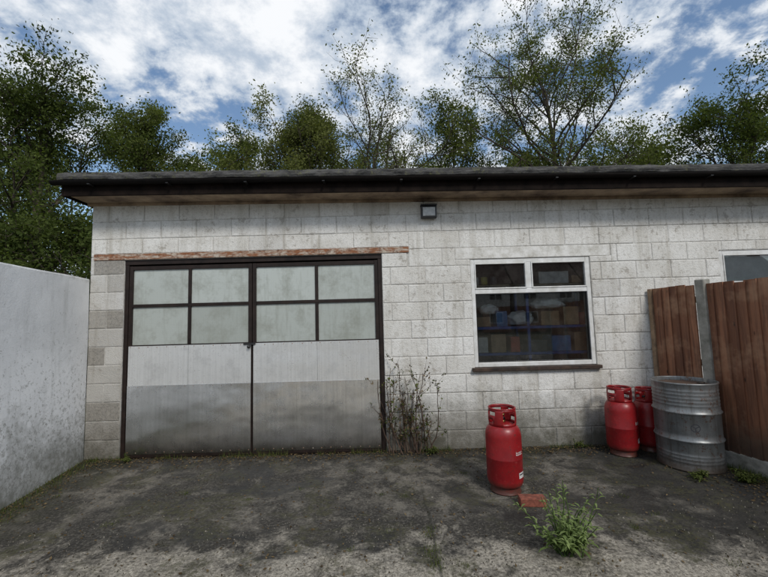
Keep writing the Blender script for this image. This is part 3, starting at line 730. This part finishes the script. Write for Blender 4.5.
V=[];F=[];A=[]; rg=random.Random(8)
def blade(x,y,h,w):
    a=rg.uniform(0,6.28); t=rg.uniform(.1,.9); dx,dy=math.cos(a),math.sin(a); k=len(V); tn=rg.random()
    for q in ((x-dy*w,y+dx*w,0),(x+dy*w,y-dx*w,0),(x+dx*h*t*.4+dy*w*.6,y+dy*h*t*.4-dx*w*.6,h*.6),(x+dx*h*t*.4-dy*w*.6,y+dy*h*t*.4+dx*w*.6,h*.6),(x+dx*h*t,y+dy*h*t,h*.95)): V.append(q);A.append((tn,0,0,1))
    F.extend([(k,k+1,k+2,k+3),(k+3,k+2,k+4)])
for i in range(1100):
    y=rg.uniform(-3.2,-1.7); x=.33+.04*math.sin(y*4)+rg.gauss(0,.03)
    if mnoise.noise(Vector((0,y*4,3)))>-.05: blade(x,y,rg.uniform(.01,.035),.0018)
for i in range(1800):
    x=rg.uniform(-3.6,3.3); 
    if mnoise.noise(Vector((x*2.5,0,9)))>-.05: blade(x,-.03-abs(rg.gauss(0,.04)),rg.uniform(.015,.08),.002)
for i in range(2400):
    s=rg.uniform(.1,3); off=.05+abs(rg.gauss(0,.09)); q=p0+dv*s+nv*off
    blade(q.x,q.y,rg.uniform(.02,.08),.002)
for i in range(1800):
    s=rg.uniform(0,3); x=-3.7+.178*s+.02+abs(rg.gauss(0,.10)); blade(x,-s,rg.uniform(.01,.05),.002)
for cl in range(26):
    cx_,cy_=rg.uniform(-3.2,3.2),rg.uniform(-2.7,-.4)
    for i in range(40): blade(cx_+rg.gauss(0,.025),cy_+rg.gauss(0,.02),rg.uniform(.006,.02),.0018)
o=mesh_obj('grass',V,F,M_LEAF); a=o.data.attributes.new('tone','FLOAT_COLOR','POINT'); a.data.foreach_set('color',np.array(A,dtype=np.float32).ravel())
C=[]
for i in range(7800):
    m=rg.random()
    if m<.35: C.append((rg.uniform(-3.5,3.3),-abs(rg.gauss(0,.16))-.02,.006+rg.random()*.008))
    elif m<.6:
        s=rg.uniform(.1,3); q=p0+dv*s+nv*(.06+abs(rg.gauss(0,.28))); C.append((q.x,q.y,.006+rg.random()*.01))
    elif m<.72:
        s=rg.uniform(0,3); C.append((-3.7+.178*s+.03+abs(rg.gauss(0,.18)),-s,.006+rg.random()*.008))
    else: C.append((rg.uniform(-3.4,3.4),rg.uniform(-4,-.1),.008))
leaves_mesh('leaf_litter',np.array(C),.024,M_DRY,None,31,asp=.55,flat=.8)
V=[];F=[];A=[]
for i in range(5000):
    x=rg.uniform(-3.3,3.6); y=min(-.1,-2.3+rg.gauss(0,.5))
    s=rg.uniform(.0015,.005)*(2.4 if rg.random()<.04 else 1); k=len(V); tn=rg.random()**1.5
    for j in range(5):
        a=j*1.2566+rg.uniform(-.3,.3); V.append((x+s*math.cos(a),y+s*math.sin(a),-.004)); A.append((tn,0,0,1))
    V.append((x+rg.gauss(0,s*.2),y,.002+s*.7)); A.append((tn,0,0,1))
    for j in range(5): F.append((k+j,k+(j+1)%5,k+5))
o=mesh_obj('gravel',V,F,M_GRIT); a=o.data.attributes.new('tone','FLOAT_COLOR','POINT'); a.data.foreach_set('color',np.array(A,dtype=np.float32).ravel())

# ------------------------------------------------------------------ houses opposite (seen as reflections)
HM=(simple('house_render',(.62,.60,.56),.9,bump=0),simple('house_brick',(.25,.12,.08),.9,bump=0),simple('roof_tile',(.12,.07,.055),.9,bump=0))
def house(x,y,w,name='terraced_house'):
    Hh=empty(name); mw,mb,mr=HM
    box('walls_lower',x,x+w,y-6,y,0,2.7,mb,Hh,0); box('walls_upper',x+.01,x+w-.01,y-5.99,y-.01,2.702,5.2,mw,Hh,0)
    mesh_obj('roof',[(x-.2,y+.35,5.15),(x+w+.2,y+.35,5.15),(x+w+.2,y-3,7.9),(x-.2,y-3,7.9),(x-.2,y-6.35,5.15),(x+w+.2,y-6.35,5.15)],[(0,1,2,3),(3,2,5,4),(0,3,4),(1,5,2)],mr,Hh)
    for xx in (x+.8,x+w-2.3):
        for z in (.9,3.4):
            box('window_frame',xx,xx+1.5,y+.002,y+.05,z,z+1.2,M_UPVC,Hh,0); box('window_pane',xx+.07,xx+.71,y+.051,y+.056,z+.08,z+1.12,M_BLACK,Hh,0); box('window_pane',xx+.79,xx+1.43,y+.051,y+.056,z+.08,z+1.12,M_BLACK,Hh,0)
    box('front_door',x+w/2-.45,x+w/2+.45,y+.002,y+.05,0,2.1,M_BROWN,Hh,0); box('chimney',x+w-.9,x+w-.2,y-3.4,y-2.6,7.2,8.9,mb,Hh,0)
for i in range(8): house(-16+i*7.6,-36,6.98)

# ------------------------------------------------------------------ sky & sun
EL,AZ=math.radians(42),math.radians(155)   # sun behind the viewer's right shoulder
w=bpy.data.worlds.new('World'); scene.world=w; w.use_nodes=True; nt=w.node_tree; nt.nodes.clear(); Nn=nt.nodes.new; Lk=nt.links.new
out=Nn('ShaderNodeOutputWorld'); sky=Nn('ShaderNodeTexSky'); sky.sky_type='NISHITA'; sky.sun_disc=False; sky.sun_elevation=EL; sky.sun_rotation=AZ
sky.air_density=1.2; sky.dust_density=.4; sky.ozone_density=2.5
bg=Nn('ShaderNodeBackground'); bg.inputs[1].default_value=.13; Lk(sky.outputs[0],bg.inputs[0])
tc=Nn('ShaderNodeTexCoord'); sp=Nn('ShaderNodeSeparateXYZ'); Lk(tc.outputs['Generated'],sp.inputs[0])
def wm(op,a,b):
    n=Nn('ShaderNodeMath'); n.operation=op
    for i,v in enumerate((a,b)):
        if isinstance(v,(int,float)): n.inputs[i].default_value=v
        else: Lk(v,n.inputs[i])
    return n.outputs[0]
zz=wm('ADD',wm('MAXIMUM',sp.outputs[2],0.),.30)
cx=wm('DIVIDE',sp.outputs[0],zz); cy=wm('DIVIDE',sp.outputs[1],zz)
cb=Nn('ShaderNodeCombineXYZ'); Lk(cx,cb.inputs[0]); Lk(cy,cb.inputs[1]); cb.inputs[2].default_value=2.3
def wn(scale,det,ro,dist,off):
    mp=Nn('ShaderNodeMapping'); mp.inputs['Location'].default_value=off; Lk(cb.outputs[0],mp.inputs[0])
    n=Nn('ShaderNodeTexNoise'); n.inputs['Scale'].default_value=scale; n.inputs['Detail'].default_value=det; n.inputs['Roughness'].default_value=ro; n.inputs['Distortion'].default_value=dist
    Lk(mp.outputs[0],n.inputs['Vector']); return n.outputs['Fac']
def wr(v,a,b,x=0.,y=1.):
    n=Nn('ShaderNodeMapRange'); n.interpolation_type='SMOOTHSTEP'; Lk(v,n.inputs[0])
    for i,k in enumerate((a,b,x,y)): n.inputs[i+1].default_value=k
    return n.outputs[0]
big=wn(1.5,2,.5,0,(0,0,0)); fine=wn(7.0,6,.62,.1,(3,1,0))
m=wm('ADD',wm('MULTIPLY',big,.45),wm('MULTIPLY',fine,.55))
mask=wr(m,.435,.525)
sh=wr(wm('ADD',wm('MULTIPLY',fine,.75),wm('MULTIPLY',big,.25)),.45,.64)
cc=Nn('ShaderNodeMix'); cc.data_type='RGBA'; Lk(sh,cc.inputs[0]); cc.inputs[6].default_value=(.48,.565,.68,1); cc.inputs[7].default_value=(.95,.97,1.0,1)
bg2=Nn('ShaderNodeBackground'); Lk(cc.outputs[2],bg2.inputs[0]); bg2.inputs[1].default_value=1.0
mx=Nn('ShaderNodeMixShader'); Lk(mask,mx.inputs[0]); Lk(bg.outputs[0],mx.inputs[1]); Lk(bg2.outputs[0],mx.inputs[2]); Lk(mx.outputs[0],out.inputs[0])

sd=bpy.data.lights.new('sun','SUN'); sd.energy=2.2; sd.angle=math.radians(14); sd.color=(1,.96,.90)
so=bpy.data.objects.new('sun',sd); COL.objects.link(so)
dirv=Vector((math.sin(AZ)*math.cos(EL),math.cos(AZ)*math.cos(EL),math.sin(EL)))
so.rotation_euler=dirv.to_track_quat('Z','Y').to_euler(); so.location=dirv*30

# ------------------------------------------------------------------ camera
cd=bpy.data.cameras.new('camera'); cam=bpy.data.objects.new('camera',cd); COL.objects.link(cam); scene.camera=cam
cd.sensor_width=36; cd.lens=379.6/768*36; cd.clip_end=1000; cd.clip_start=.05
cam.matrix_world=Matrix.Translation((0,-4.81,1.6))@Matrix.Rotation(-.0056,4,'Z')@Matrix.Rotation(math.pi/2+.0834,4,'X')@Matrix.Rotation(-.0273,4,'Z')
print('leaves',cnt)
